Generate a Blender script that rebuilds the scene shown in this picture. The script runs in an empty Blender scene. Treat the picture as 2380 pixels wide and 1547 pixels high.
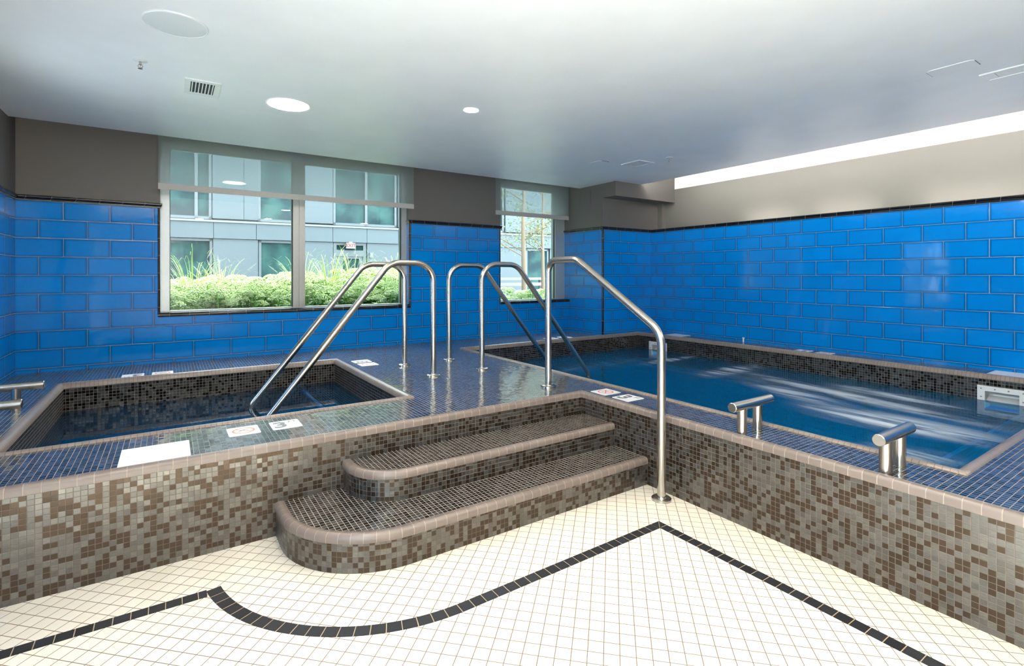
import bpy, math, random
from mathutils import Vector, Matrix
random.seed(7)
S = bpy.context.scene
COL = S.collection
PI = math.pi

# ------------------------------------------------------------------ measures
DECK, CEIL = 0.4936, 2.7857
TILE_TOP, TRIM_TOP = 2.092, 2.139
XL, XP, XR, XU = -1.17, 5.434, 6.512, 6.764       # left wall, pillar, tiled right wall, upper right wall
YW, YP, YF, YB, YN = 6.395, 5.615, 2.967, 5.349, -2.2   # window wall, pillar, step front, bulkhead, wall behind
XF = 2.646                                        # front of the raised right pool
WATER = 0.27

# ------------------------------------------------------------------ mesh builder
class MB:
    def __init__(s):
        s.v = []; s.f = []; s.uv = []; s.m = []; s.mode = 'box'
    def auto(s, pts):
        n = Vector((0, 0, 0))
        for i in range(len(pts)):
            a = Vector(pts[i]); b = Vector(pts[(i+1) % len(pts)])
            n += a.cross(b)
        ax, ay, az = abs(n.x), abs(n.y), abs(n.z)
        if s.mode == 'wall':
            if az >= ax and az >= ay: return [(p[0]+1.187, 2.092-p[1]) for p in pts]
            if ay >= ax: return [(p[0]+1.187, 2.092-p[2]) for p in pts]
            return [(1.838-p[1], 2.092-p[2]) for p in pts]
        if az >= ax and az >= ay: return [(p[0], p[1]) for p in pts]
        if ay >= ax: return [(p[0], p[2]) for p in pts]
        return [(p[1], p[2]) for p in pts]
    def face(s, pts, m=0, uv=None):
        i = len(s.v); s.v += [tuple(p) for p in pts]
        s.f.append(list(range(i, i+len(pts)))); s.m.append(m)
        s.uv.append(uv if uv else s.auto(pts))
    def box(s, x0, x1, y0, y1, z0, z1, m=0, skip=''):
        P = lambda x, y, z: (x, y, z)
        if 'b' not in skip: s.face([P(x0,y0,z0),P(x0,y1,z0),P(x1,y1,z0),P(x1,y0,z0)], m)
        if 't' not in skip: s.face([P(x0,y0,z1),P(x1,y0,z1),P(x1,y1,z1),P(x0,y1,z1)], m)
        if 'f' not in skip: s.face([P(x0,y0,z0),P(x1,y0,z0),P(x1,y0,z1),P(x0,y0,z1)], m)
        if 'k' not in skip: s.face([P(x1,y1,z0),P(x0,y1,z0),P(x0,y1,z1),P(x1,y1,z1)], m)
        if 'l' not in skip: s.face([P(x0,y1,z0),P(x0,y0,z0),P(x0,y0,z1),P(x0,y1,z1)], m)
        if 'r' not in skip: s.face([P(x1,y0,z0),P(x1,y1,z0),P(x1,y1,z1),P(x1,y0,z1)], m)
    def grid(s, rings, closed=False, m=0, uvs=None, cap=False):
        """rings: list of equal length lists of points"""
        base = len(s.v); n = len(rings[0])
        for r in rings: s.v += [tuple(p) for p in r]
        for i in range(len(rings)-1):
            for j in range(n if closed else n-1):
                k = (j+1) % n
                s.f.append([base+i*n+j, base+i*n+k, base+(i+1)*n+k, base+(i+1)*n+j]); s.m.append(m)
                if uvs:
                    s.uv.append([uvs(i, j), uvs(i, j+1), uvs(i+1, j+1), uvs(i+1, j)])
                else:
                    s.uv.append([(0, 0)]*4)
        if cap:
            s.f.append([base+j for j in range(n)][::-1]); s.m.append(m); s.uv.append([(0, 0)]*n)
            b = base+(len(rings)-1)*n
            s.f.append([b+j for j in range(n)]); s.m.append(m); s.uv.append([(0, 0)]*n)
    def tube(s, path, r, n=16, m=0, cap=True):
        path = [Vector(p) for p in path]
        t0 = (path[1]-path[0]).normalized()
        up = Vector((0, 0, 1)) if abs(t0.z) < .9 else Vector((1, 0, 0))
        x = t0.cross(up).normalized()
        rings = []; L = 0; Ls = []
        for i, p in enumerate(path):
            if i == 0: t = t0
            elif i == len(path)-1: t = (path[-1]-path[-2]).normalized()
            else: t = ((path[i+1]-p).normalized()+(p-path[i-1]).normalized()).normalized()
            x = (x-t*x.dot(t)).normalized(); y = t.cross(x)
            if i: L += (p-path[i-1]).length
            Ls.append(L)
            rr = r[i] if isinstance(r, (list, tuple)) else r
            rings.append([p+x*rr*math.cos(2*PI*k/n)+y*rr*math.sin(2*PI*k/n) for k in range(n)])
        s.grid(rings, True, m, lambda i, j: (j/n, Ls[i]), cap)
    def lathe(s, prof, c, n=32, m=0):
        rings = [[(c[0]+r*math.cos(2*PI*k/n), c[1]+r*math.sin(2*PI*k/n), c[2]+z) for k in range(n)] for r, z in prof]
        s.grid(rings, True, m, None, True)
    def sweep(s, path, prof, z0, closed=False, m=0, u0=0.0):
        """prof (offset to the right of the path, dz) swept along an XY path with mitred corners"""
        P = [Vector((p[0], p[1])) for p in path]; n = len(P)
        nor = []
        for i in range(n):
            a = P[i-1] if (i > 0 or closed) else None
            b = P[(i+1) % n] if (i < n-1 or closed) else None
            d1 = (P[i]-a).normalized() if a is not None else None
            d2 = (b-P[i]).normalized() if b is not None else None
            if d1 is None: d1 = d2
            if d2 is None: d2 = d1
            n1 = Vector((d1.y, -d1.x)); n2 = Vector((d2.y, -d2.x))
            mm = (n1+n2).normalized()
            nor.append(mm/max(.3, mm.dot(n1)))
        idx = list(range(n))+([0] if closed else [])
        Ls = [u0]
        for a, b in zip(idx, idx[1:]): Ls.append(Ls[-1]+(P[b]-P[a]).length)
        vs = [0.0]
        for a, b in zip(prof, prof[1:]): vs.append(vs[-1]+math.hypot(b[0]-a[0], b[1]-a[1]))
        rings = [[(P[i].x+nor[i].x*o, P[i].y+nor[i].y*o, z0+dz) for o, dz in prof] for i in idx]
        s.grid(rings, False, m, lambda i, j: (Ls[i], vs[j]))
    def build(s, name, mats, parent=None, smooth=None, loc=None, bevel=None):
        me = bpy.data.meshes.new(name)
        me.from_pydata(s.v, [], s.f)
        ul = me.uv_layers.new(name='UVMap')
        k = 0
        data = []
        for u in s.uv:
            for a in u: data += [a[0], a[1]]
        ul.data.foreach_set('uv', data)
        for mt in (mats if isinstance(mats, (list, tuple)) else [mats]): me.materials.append(mt)
        me.polygons.foreach_set('material_index', s.m)
        if smooth is not None:
            import bmesh
            bm = bmesh.new(); bm.from_mesh(me)
            bmesh.ops.remove_doubles(bm, verts=bm.verts, dist=1e-5)
            bmesh.ops.recalc_face_normals(bm, faces=bm.faces) if smooth == 'recalc' else None
            bm.to_mesh(me); bm.free()
            me.shade_smooth()
            me.set_sharp_from_angle(angle=math.radians(40))
        me.update()
        o = bpy.data.objects.new(name, me); COL.objects.link(o)
        if parent: o.parent = parent
        if loc: o.location = loc
        if bevel:
            b = o.modifiers.new('bevel', 'BEVEL'); b.width = bevel; b.segments = 2; b.limit_method = 'ANGLE'
        return o

def empty(name, loc=(0, 0, 0), rz=0.0):
    o = bpy.data.objects.new(name, None); COL.objects.link(o)
    o.location = loc; o.rotation_euler = (0, 0, rz); o.empty_display_size = .1
    return o
def tag(o, label, cat=None, group=None, kind=None):
    o['label'] = label
    if cat: o['category'] = cat
    if group: o['group'] = group
    if kind: o['kind'] = kind
    return o
def struct(o, label, cat): return tag(o, label, cat, None, 'structure')
def kids(o): return [c for c in bpy.data.objects if c.parent == o]
def dup(root, loc, rz=None, label=None, group=None):
    r = root.copy(); COL.objects.link(r); r.location = loc
    if rz is not None: r.rotation_euler = (0, 0, rz)
    if label: r['label'] = label
    if group: r['group'] = group
    for ch in kids(root):
        c = ch.copy(); COL.objects.link(c); c.parent = r
        for g in kids(ch):
            d = g.copy(); COL.objects.link(d); d.parent = c
    return r
def fillet(pts, radii, n=10):
    pts = [Vector(p) for p in pts]; out = [pts[0]]
    for i in range(1, len(pts)-1):
        r = radii[i-1]; p = pts[i]
        a = (pts[i-1]-p).normalized(); b = (pts[i+1]-p).normalized()
        ang = a.angle(b); d = r/math.tan(ang/2)
        A = p+a*d; B = p+b*d
        c = p+(a+b).normalized()*(r/math.sin(ang/2))
        va, vb = A-c, B-c; w = va.angle(vb)
        for k in range(n+1):
            t = k/n
            out.append(c+(va*math.sin((1-t)*w)+vb*math.sin(t*w))/math.sin(w))
    out.append(pts[-1]); return out
def arc(cx, cy, r, a0, a1, n):
    return [(cx+r*math.cos(a0+(a1-a0)*i/n), cy+r*math.sin(a0+(a1-a0)*i/n)) for i in range(n+1)]

# ------------------------------------------------------------------ materials
def newmat(name):
    m = bpy.data.materials.new(name); m.use_nodes = True
    nt = m.node_tree; b = nt.nodes['Principled BSDF']
    return m, nt, b
def N(nt, t, **k):
    n = nt.nodes.new('ShaderNode'+t)
    for a, v in k.items(): setattr(n, a, v)
    return n
def L(nt, a, b): nt.links.new(a, b)
def mth(nt, op, a, b=None, c=None):
    n = N(nt, 'Math', operation=op)
    for i, x in enumerate((a, b, c)):
        if x is None: continue
        if isinstance(x, (int, float)): n.inputs[i].default_value = x
        else: L(nt, x, n.inputs[i])
    return n.outputs[0]
def sstep(nt, x, a, b):
    n = N(nt, 'MapRange', interpolation_type='SMOOTHSTEP')
    L(nt, x, n.inputs['Value'])
    for i, v in zip(('From Min', 'From Max', 'To Min', 'To Max'), (a, b, 0, 1)): n.inputs[i].default_value = v
    return n.outputs[0]
def mix(nt, f, a, b):
    n = N(nt, 'Mix', data_type='RGBA')
    if isinstance(f, (int, float)): n.inputs[0].default_value = f
    else: L(nt, f, n.inputs[0])
    for i, x in ((6, a), (7, b)):
        if isinstance(x, tuple): n.inputs[i].default_value = (*x, 1) if len(x) == 3 else x
        else: L(nt, x, n.inputs[i])
    return n.outputs[2]
def rgb(c): return (*c, 1)
def plain(name, c, rough=.5, metal=0.0, spec=.5, bump=0, bscale=40):
    m, nt, b = newmat(name)
    b.inputs['Base Color'].default_value = rgb(c); b.inputs['Roughness'].default_value = rough
    b.inputs['Metallic'].default_value = metal; b.inputs['Specular IOR Level'].default_value = spec
    tc = N(nt, 'TexCoord'); no = N(nt, 'TexNoise'); no.inputs['Scale'].default_value = bscale; no.inputs['Detail'].default_value = 3
    L(nt, tc.outputs['Object'], no.inputs['Vector'])
    v = mix(nt, no.outputs[0], tuple(x*.93 for x in c), tuple(min(1, x*1.06) for x in c))
    L(nt, v, b.inputs['Base Color'])
    if bump:
        bp = N(nt, 'Bump'); bp.inputs['Strength'].default_value = bump; bp.inputs['Distance'].default_value = .002
        L(nt, no.outputs[0], bp.inputs['Height']); L(nt, bp.outputs[0], b.inputs['Normal'])
    return m
def emit(name, c, s):
    m, nt, b = newmat(name)
    b.inputs['Base Color'].default_value = (.8, .8, .8, 1)
    b.inputs['Emission Color'].default_value = rgb(c); b.inputs['Emission Strength'].default_value = s
    return m
def uvs(nt):
    u = N(nt, 'UVMap'); s = N(nt, 'SeparateXYZ'); L(nt, u.outputs[0], s.inputs[0])
    return s.outputs[0], s.outputs[1]
def cells(nt, u, v, pu, pv, brick=0.0):
    """cell ids and distances (in metres) to the nearest joint"""
    vv = mth(nt, 'DIVIDE', v, pv); row = mth(nt, 'FLOOR', vv)
    uu = mth(nt, 'DIVIDE', u, pu)
    if brick:
        par = mth(nt, 'FLOORED_MODULO', row, 2.0)
        uu = mth(nt, 'ADD', uu, mth(nt, 'MULTIPLY', par, brick))
    colm = mth(nt, 'FLOOR', uu)
    fu = mth(nt, 'SUBTRACT', uu, colm); fv = mth(nt, 'SUBTRACT', vv, row)
    du = mth(nt, 'MULTIPLY', mth(nt, 'MINIMUM', fu, mth(nt, 'SUBTRACT', 1.0, fu)), pu)
    dv = mth(nt, 'MULTIPLY', mth(nt, 'MINIMUM', fv, mth(nt, 'SUBTRACT', 1.0, fv)), pv)
    d = mth(nt, 'MINIMUM', du, dv)
    cid = N(nt, 'CombineXYZ'); L(nt, colm, cid.inputs[0]); L(nt, row, cid.inputs[1])
    w = N(nt, 'TexWhiteNoise', noise_dimensions='3D'); L(nt, cid.outputs[0], w.inputs['Vector'])
    return d, w.outputs['Value'], w.outputs['Color'], cid.outputs[0]
def jitter(nt, colr, k, extra=None):
    g = N(nt, 'NewGeometry')
    a = N(nt, 'VectorMath', operation='SUBTRACT'); L(nt, colr, a.inputs[0]); a.inputs[1].default_value = (.5, .5, .5)
    sc = N(nt, 'VectorMath', operation='SCALE'); L(nt, a.outputs[0], sc.inputs[0]); sc.inputs['Scale'].default_value = k
    ad = N(nt, 'VectorMath', operation='ADD'); L(nt, extra if extra else g.outputs['Normal'], ad.inputs[0]); L(nt, sc.outputs[0], ad.inputs[1])
    nn = N(nt, 'VectorMath', operation='NORMALIZE'); L(nt, ad.outputs[0], nn.inputs[0])
    return nn.outputs[0]
def mosaic(name, dark, grey, light, grout, frac=.42, rough=.28, spec=.9, jit=.05, metal=.0, off=(0, 0), ior=1.5, coat=0.0):
    m, nt, b = newmat(name)
    u, v = uvs(nt)
    u = mth(nt, 'ADD', u, off[0]); v = mth(nt, 'ADD', v, off[1])
    d, val, col, cid = cells(nt, u, v, .0254, .0254)
    sep = N(nt, 'SeparateColor'); L(nt, col, sep.inputs[0])
    st = N(nt, 'CombineXYZ'); L(nt, mth(nt, 'MULTIPLY', u, 60), st.inputs[0]); L(nt, mth(nt, 'MULTIPLY', v, 400), st.inputs[1]); L(nt, val, st.inputs[2])
    no = N(nt, 'TexNoise'); no.inputs['Scale'].default_value = 1; no.inputs['Detail'].default_value = 2; L(nt, st.outputs[0], no.inputs['Vector'])
    gl = mix(nt, sep.outputs[1], grey, light)
    gl2 = mix(nt, mth(nt, 'MULTIPLY', no.outputs[0], .75), gl, tuple(x*.45 for x in grey))
    isd = mth(nt, 'LESS_THAN', val, frac)
    c = mix(nt, isd, gl2, dark)
    gm = sstep(nt, d, .0007, .0015)
    c = mix(nt, gm, grout, c)
    L(nt, c, b.inputs['Base Color'])
    L(nt, mth(nt, 'ADD', mth(nt, 'MULTIPLY', gm, -(.75-rough)), .75), b.inputs['Roughness'])
    b.inputs['Specular IOR Level'].default_value = spec; b.inputs['IOR'].default_value = ior
    if metal: L(nt, mth(nt, 'MULTIPLY', gm, metal), b.inputs['Metallic'])
    b.inputs['Coat Weight'].default_value = coat; b.inputs['Coat Roughness'].default_value = .06
    bp = N(nt, 'Bump'); bp.inputs['Strength'].default_value = .5; bp.inputs['Distance'].default_value = .0012
    L(nt, gm, bp.inputs['Height'])
    nn = jitter(nt, col, jit, bp.outputs[0])
    L(nt, nn, b.inputs['Normal']); L(nt, nn, b.inputs['Coat Normal'])
    return m
M = {}
GROUT = (.40, .33, .28)
M['mos_wall'] = mosaic('dark metallic mosaic on risers', (.072, .053, .039), (.150, .143, .132), (.25, .237, .22), (.105, .082, .066), .42, .31, .4, .055, metal=.93)
M['mos_deck'] = mosaic('dark metallic mosaic on deck', (.020, .019, .018), (.115, .116, .118), (.26, .26, .262), (.27, .23, .20), .36, .13, .5, .05, metal=.78, coat=.4)
M['mos_tread'] = mosaic('dark metallic mosaic on treads', (.020, .018, .016), (.115, .113, .108), (.24, .235, .225), (.38, .315, .265), .40, .20, .5, .05, metal=.80, coat=.2)
M['mos_pool'] = mosaic('dark metallic mosaic in pool', (.012, .011, .010), (.12, .117, .113), (.20, .197, .19), (.15, .125, .105), .38, .25, .5, .05, metal=.85)
M['mos_floor'] = mosaic('blue mosaic pool floor', (.004, .10, .24), (.008, .17, .37), (.015, .22, .45), (.03, .22, .42), .35, .4, .3, .03)
def mat_blue():
    m, nt, b = newmat('blue glazed wall tile')
    u, v = uvs(nt)
    d, val, col, cid = cells(nt, u, v, .35, .1736, .5)
    tc = N(nt, 'TexCoord')
    no = N(nt, 'TexNoise'); no.inputs['Scale'].default_value = 5; no.inputs['Detail'].default_value = 3; L(nt, tc.outputs['Object'], no.inputs['Vector'])
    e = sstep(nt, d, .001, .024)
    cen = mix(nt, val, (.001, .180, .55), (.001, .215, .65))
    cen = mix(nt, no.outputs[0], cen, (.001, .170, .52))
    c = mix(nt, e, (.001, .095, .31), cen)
    gm = sstep(nt, d, .0011, .0022)
    c = mix(nt, gm, (.24, .33, .36), c)
    L(nt, c, b.inputs['Base Color'])
    L(nt, mth(nt, 'ADD', mth(nt, 'MULTIPLY', gm, -.55), .62), b.inputs['Roughness'])
    b.inputs['Specular IOR Level'].default_value = .26
    n2 = N(nt, 'TexNoise'); n2.inputs['Scale'].default_value = 9; n2.inputs['Detail'].default_value = 1; L(nt, tc.outputs['Object'], n2.inputs['Vector'])
    h = mth(nt, 'ADD', mth(nt, 'MULTIPLY', sstep(nt, d, .0008, .007), 1.0), mth(nt, 'MULTIPLY', n2.outputs[0], .9))
    bp = N(nt, 'Bump'); bp.inputs['Strength'].default_value = .35; bp.inputs['Distance'].default_value = .0022; L(nt, h, bp.inputs['Height'])
    L(nt, jitter(nt, col, .012, bp.outputs[0]), b.inputs['Normal'])
    return m
M['blue'] = mat_blue()
def mat_floor():
    m, nt, b = newmat('cream floor tile')
    x, y = uvs(nt)
    p = mth(nt, 'MULTIPLY', mth(nt, 'ADD', x, y), .70710678); q = mth(nt, 'MULTIPLY', mth(nt, 'SUBTRACT', x, y), .70710678)
    p = mth(nt, 'SUBTRACT', p, 2.320); q = mth(nt, 'SUBTRACT', q, 1.3244)
    d, val, col, cid = cells(nt, p, q, .0588, .0588)
    tc = N(nt, 'TexCoord'); no = N(nt, 'TexNoise'); no.inputs['Scale'].default_value = 14; L(nt, tc.outputs['Object'], no.inputs['Vector'])
    c = mix(nt, val, (.74, .665, .55), (.80, .73, .62)); c = mix(nt, mth(nt, 'MULTIPLY', no.outputs[0], .35), c, (.70, .60, .46))
    gm = sstep(nt, d, .0011, .0020)
    L(nt, mix(nt, gm, (.16, .10, .05), c), b.inputs['Base Color'])
    b.inputs['Roughness'].default_value = .38; b.inputs['Specular IOR Level'].default_value = .35
    bp = N(nt, 'Bump'); bp.inputs['Strength'].default_value = .4; bp.inputs['Distance'].default_value = .001; L(nt, gm, bp.inputs['Height'])
    L(nt, jitter(nt, col, .012, bp.outputs[0]), b.inputs['Normal'])
    return m
M['floor'] = mat_floor()
def joints(name, c, grout, pitch, rough, spec=.5, gw=.0014, var=.08, off=0.0):
    """trim pieces laid end to end: joints every pitch along u"""
    m, nt, b = newmat(name)
    u, v = uvs(nt)
    u = mth(nt, 'ADD', u, off)
    d, val, col, cid = cells(nt, u, mth(nt, 'ADD', mth(nt, 'MULTIPLY', v, 0.0), 50.0), pitch, 100.0)
    cc = mix(nt, val, tuple(x*(1-var) for x in c), tuple(x*(1+var) for x in c))
    gm = sstep(nt, d, gw*.5, gw)
    L(nt, mix(nt, gm, grout, cc), b.inputs['Base Color'])
    b.inputs['Roughness'].default_value = rough; b.inputs['Specular IOR Level'].default_value = spec
    bp = N(nt, 'Bump'); bp.inputs['Strength'].default_value = .5; bp.inputs['Distance'].default_value = .001; L(nt, gm, bp.inputs['Height'])
    L(nt, bp.outputs[0], b.inputs['Normal'])
    return m
M['coping'] = joints('taupe bullnose edging', (.150, .116, .099), (.25, .20, .165), .0592, .32, .45, .0024)
M['coping_s'] = joints('taupe pool edging', (.20, .158, .134), (.11, .085, .07), .0296, .30, .45, .0022)
M['trim'] = joints('black trim tile', (.010, .010, .013), (.20, .18, .17), .178, .16, .4, .0018)
M['band'] = joints('black floor tile', (.013, .013, .016), (.40, .30, .18), .0588, .5, .3, .0022, .25)
M['paint'] = plain('dark taupe wall paint', (.118, .109, .103), .5, 0, .35, .02, 300)
M['paint_r'] = plain('warm grey wall paint', (.135, .130, .117), .55, 0, .3, .02, 300)
M['back'] = plain('taupe wall paint', (.22, .21, .20), .6, 0, .3)
M['ceil'] = plain('white ceiling paint', (.90, .90, .90), .42, 0, .45, 0, 3)
M['white'] = plain('white plastic', (.80, .80, .79), .35)
M['whitem'] = plain('white enamelled metal', (.74, .75, .76), .35)
M['pale'] = plain('pale grey perforated metal', (.66, .69, .70), .55, 0, .3, .15, 900)
M['dark'] = plain('dark duct interior', (.03, .03, .035), .8)
M['black'] = plain('black ink', (.02, .02, .022), .5)
M['grey_ink'] = plain('grey ink', (.12, .12, .13), .5)
M['red'] = plain('orange-red ink', (.72, .16, .09), .5)
M['screw'] = plain('screw steel', (.35, .33, .30), .3, .9)
M['alu'] = plain('anodised window aluminium', (.52, .55, .56), .32, .55)
M['alu_d'] = plain('grey mullion aluminium', (.42, .42, .40), .35, .5)
M['gasket'] = plain('black gasket', (.02, .035, .035), .5)
def mat_steel():
    m, nt, b = newmat('brushed stainless steel')
    u = N(nt, 'UVMap'); mp = N(nt, 'Mapping'); mp.inputs['Scale'].default_value = (40, 3, 1); L(nt, u.outputs[0], mp.inputs[0])
    no = N(nt, 'TexNoise'); no.inputs['Scale'].default_value = 1; L(nt, mp.outputs[0], no.inputs['Vector'])
    L(nt, mix(nt, no.outputs[0], (.50, .455, .405), (.58, .535, .48)), b.inputs['Base Color'])
    b.inputs['Metallic'].default_value = 1; b.inputs['Roughness'].default_value = .24
    return m
M['steel'] = mat_steel()
def mat_glass(name, tint, refl=.07, fog=0):
    m = bpy.data.materials.new(name); m.use_nodes = True; nt = m.node_tree; nt.nodes.clear()
    o = N(nt, 'OutputMaterial'); t = N(nt, 'BsdfTransparent'); t.inputs[0].default_value = rgb(tint)
    g = N(nt, 'BsdfGlossy'); g.inputs['Roughness'].default_value = 0.0
    f = N(nt, 'Fresnel'); f.inputs['IOR'].default_value = 1.5
    x = N(nt, 'MixShader'); L(nt, mth(nt, 'MINIMUM', mth(nt, 'MULTIPLY', f.outputs[0], 1.6), 1.0), x.inputs[0]); L(nt, t.outputs[0], x.inputs[1]); L(nt, g.outputs[0], x.inputs[2])
    L(nt, x.outputs[0], o.inputs[0]); return m
M['glass'] = mat_glass('clear window glass', (.93, .985, .98))
def mat_farglass():
    m, nt, b = newmat('dark window glass')
    tc = N(nt, 'TexCoord'); no = N(nt, 'TexNoise'); no.inputs['Scale'].default_value = 1.6; no.inputs['Detail'].default_value = 4; L(nt, tc.outputs['Object'], no.inputs['Vector'])
    L(nt, mix(nt, sstep(nt, no.outputs[0], .35, .7), (.010, .028, .032), (.03, .075, .068)), b.inputs['Base Color'])
    b.inputs['Roughness'].default_value = .03; b.inputs['Specular IOR Level'].default_value = .10
    return m
M['farglass'] = mat_farglass()
M['sign_w'] = plain('white sign face', (.17, .17, .17), .5)
M['sign_r'] = plain('red sign lettering', (.14, .012, .018), .5)
M['fledge'] = plain('pale metal ledge', (.13, .15, .155), .5)
def mat_shade():
    m = bpy.data.materials.new('sheer grey shade fabric'); m.use_nodes = True; nt = m.node_tree; nt.nodes.clear()
    o = N(nt, 'OutputMaterial'); t = N(nt, 'BsdfTransparent'); t.inputs[0].default_value = (.85, .95, .95, 1)
    di = N(nt, 'BsdfDiffuse'); tr = N(nt, 'BsdfTranslucent'); di.inputs[0].default_value = (.40, .41, .41, 1); tr.inputs[0].default_value = (.26, .30, .30, 1)
    u = N(nt, 'UVMap'); mp = N(nt, 'Mapping'); mp.inputs['Scale'].default_value = (420, 60, 1); L(nt, u.outputs[0], mp.inputs[0])
    no = N(nt, 'TexNoise'); no.inputs['Scale'].default_value = 1; L(nt, mp.outputs[0], no.inputs['Vector'])
    a = N(nt, 'MixShader'); a.inputs[0].default_value = .45; L(nt, di.outputs[0], a.inputs[1]); L(nt, tr.outputs[0], a.inputs[2])
    x = N(nt, 'MixShader'); L(nt, mth(nt, 'ADD', mth(nt, 'MULTIPLY', no.outputs[0], .16), .46), x.inputs[0]); L(nt, t.outputs[0], x.inputs[1]); L(nt, a.outputs[0], x.inputs[2])
    L(nt, x.outputs[0], o.inputs[0]); return m
M['shade'] = mat_shade()
M['hem'] = plain('taupe shade hem', (.38, .36, .34), .6)
def mat_water(name, tint, deepmix, foam):
    m = bpy.data.materials.new(name); m.use_nodes = True; nt = m.node_tree; nt.nodes.clear()
    o = N(nt, 'OutputMaterial')
    tc = N(nt, 'TexCoord')
    mp = N(nt, 'Mapping'); mp.inputs['Scale'].default_value = (1.0, .35, 1) if foam else (1, 1, 1); mp.inputs['Rotation'].default_value = (0, 0, .25 if foam else 0)
    L(nt, tc.outputs['Object'], mp.inputs[0])
    no = N(nt, 'TexNoise'); no.inputs['Scale'].default_value = 5 if foam else 7; no.inputs['Detail'].default_value = 3; L(nt, mp.outputs[0], no.inputs['Vector'])
    bp = N(nt, 'Bump'); bp.inputs['Strength'].default_value = .45 if foam else .03; bp.inputs['Distance'].default_value = .015
    L(nt, no.outputs[0], bp.inputs['Height'])
    t = N(nt, 'BsdfTransparent'); t.inputs[0].default_value = rgb(tint)
    df = N(nt, 'BsdfDiffuse'); df.inputs[0].default_value = rgb(deepmix[0])
    body = N(nt, 'MixShader'); body.inputs[0].default_value = deepmix[1]; L(nt, t.outputs[0], body.inputs[1]); L(nt, df.outputs[0], body.inputs[2])
    g = N(nt, 'BsdfGlossy'); g.inputs['Roughness'].default_value = .10 if foam else .03; L(nt, bp.outputs[0], g.inputs['Normal'])
    f = N(nt, 'Fresnel'); f.inputs['IOR'].default_value = 1.33; L(nt, bp.outputs[0], f.inputs['Normal'])
    x = N(nt, 'MixShader'); L(nt, f.outputs[0], x.inputs[0]); L(nt, body.outputs[0], x.inputs[1]); L(nt, g.outputs[0], x.inputs[2])
    out = x.outputs[0]
    if foam:
        # churned foam: jets from the wall and long soft streaks drifting to the near end
        m2 = N(nt, 'Mapping'); m2.inputs['Rotation'].default_value = (0, 0, -.25); m2.inputs['Scale'].default_value = (5.0, .8, 1); L(nt, tc.outputs['Object'], m2.inputs[0])
        n2 = N(nt, 'TexNoise'); n2.inputs['Scale'].default_value = 1.4; n2.inputs['Detail'].default_value = 4; n2.inputs['Roughness'].default_value = .6; n2.inputs['Distortion'].default_value = .6; L(nt, m2.outputs[0], n2.inputs['Vector'])
        sp = N(nt, 'SeparateXYZ'); L(nt, tc.outputs['Object'], sp.inputs[0])
        tot = None
        for cx, cy, hx, hy, rot, st in ((4.60, 1.62, .30, .70, .10, 1.0), (5.30, 2.30, .17, 1.30, -.21, .75), (5.58, 1.95, .24, .60, -.15, .8), (5.55, 4.46, .60, .13, .03, .6), (5.52, 3.55, .70, .20, .03, .75), (3.86, 1.28, .18, .32, .5, .7), (4.95, 2.55, .22, .8, -.35, .55)):
            dx = mth(nt, 'SUBTRACT', sp.outputs[0], cx); dy = mth(nt, 'SUBTRACT', sp.outputs[1], cy)
            ca, sa = math.cos(rot), math.sin(rot)
            ux = mth(nt, 'DIVIDE', mth(nt, 'ADD', mth(nt, 'MULTIPLY', dx, ca), mth(nt, 'MULTIPLY', dy, sa)), hx)
            uy = mth(nt, 'DIVIDE', mth(nt, 'SUBTRACT', mth(nt, 'MULTIPLY', dy, ca), mth(nt, 'MULTIPLY', dx, sa)), hy)
            dd = mth(nt, 'SQRT', mth(nt, 'ADD', mth(nt, 'MULTIPLY', ux, ux), mth(nt, 'MULTIPLY', uy, uy)))
            pp = mth(nt, 'MULTIPLY', mth(nt, 'SUBTRACT', 1.0, sstep(nt, dd, 0.0, 1.25)), st)
            tot = pp if tot is None else mth(nt, 'MAXIMUM', tot, pp)
        fm = mth(nt, 'MINIMUM', mth(nt, 'MULTIPLY', tot, mth(nt, 'ADD', mth(nt, 'MULTIPLY', sstep(nt, n2.outputs[0], .36, .66), 1.05), .10)), 1.0)
        fd = N(nt, 'BsdfDiffuse'); fd.inputs[0].default_value = (.66, .72, .77, 1)
        y = N(nt, 'MixShader'); L(nt, mth(nt, 'MULTIPLY', fm, .9), y.inputs[0]); L(nt, out, y.inputs[1]); L(nt, fd.outputs[0], y.inputs[2]); out = y.outputs[0]
    L(nt, out, o.inputs[0]); return m
M['water_l'] = mat_water('still water', (.16, .50, .78), ((.001, .035, .085), .30), False)
M['water_r'] = mat_water('churning water', (.20, .60, .88), ((.001, .105, .25), .50), True)
M['nosing_b'] = plain('pale blue step edge', (.10, .38, .62), .4)
# outdoors
M['fac'] = plain('pale blue-grey facade panel', (0.0743, 0.0946, 0.1031), .5, 0, .3, 0, .6)
M['fac2'] = plain('grey facade recess', (0.044, 0.0558, 0.0609), .5, 0, .3)
M['fframe'] = plain('facade window frame', (0.0699, 0.0869, 0.0941), .4)
M['soil'] = plain('pale bounce soil', (.42, .40, .36), .9)  # unseen bed and paving made pale to bounce light onto the ceiling
M['paving'] = plain('pale garden paving', (.55, .54, .52), .8)
M['gwall'] = plain('pinkish garden wall', (0.16, 0.132, 0.124), .8)
M['leaf'] = plain('fresh green leaf', (0.1638, 0.3402, 0.0504), .45, 0, .4, 0, 6)
M['floret'] = plain('pale green flower head', (0.468, 0.5616, 0.2574), .7, 0, .2, 0, 60)
M['blade'] = plain('green grass blade', (0.4576, 0.6336, 0.1056), .5)
M['plume'] = plain('cream grass plume', (0.429, 0.4147, 0.3718), .8)
M['bark'] = plain('pale tan bark', (0.176, 0.132, 0.092), .8, 0, .2, .4, 30)
M['tleaf'] = plain('yellow-green tree leaf', (0.1428, 0.1596, 0.0378), .5)
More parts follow.
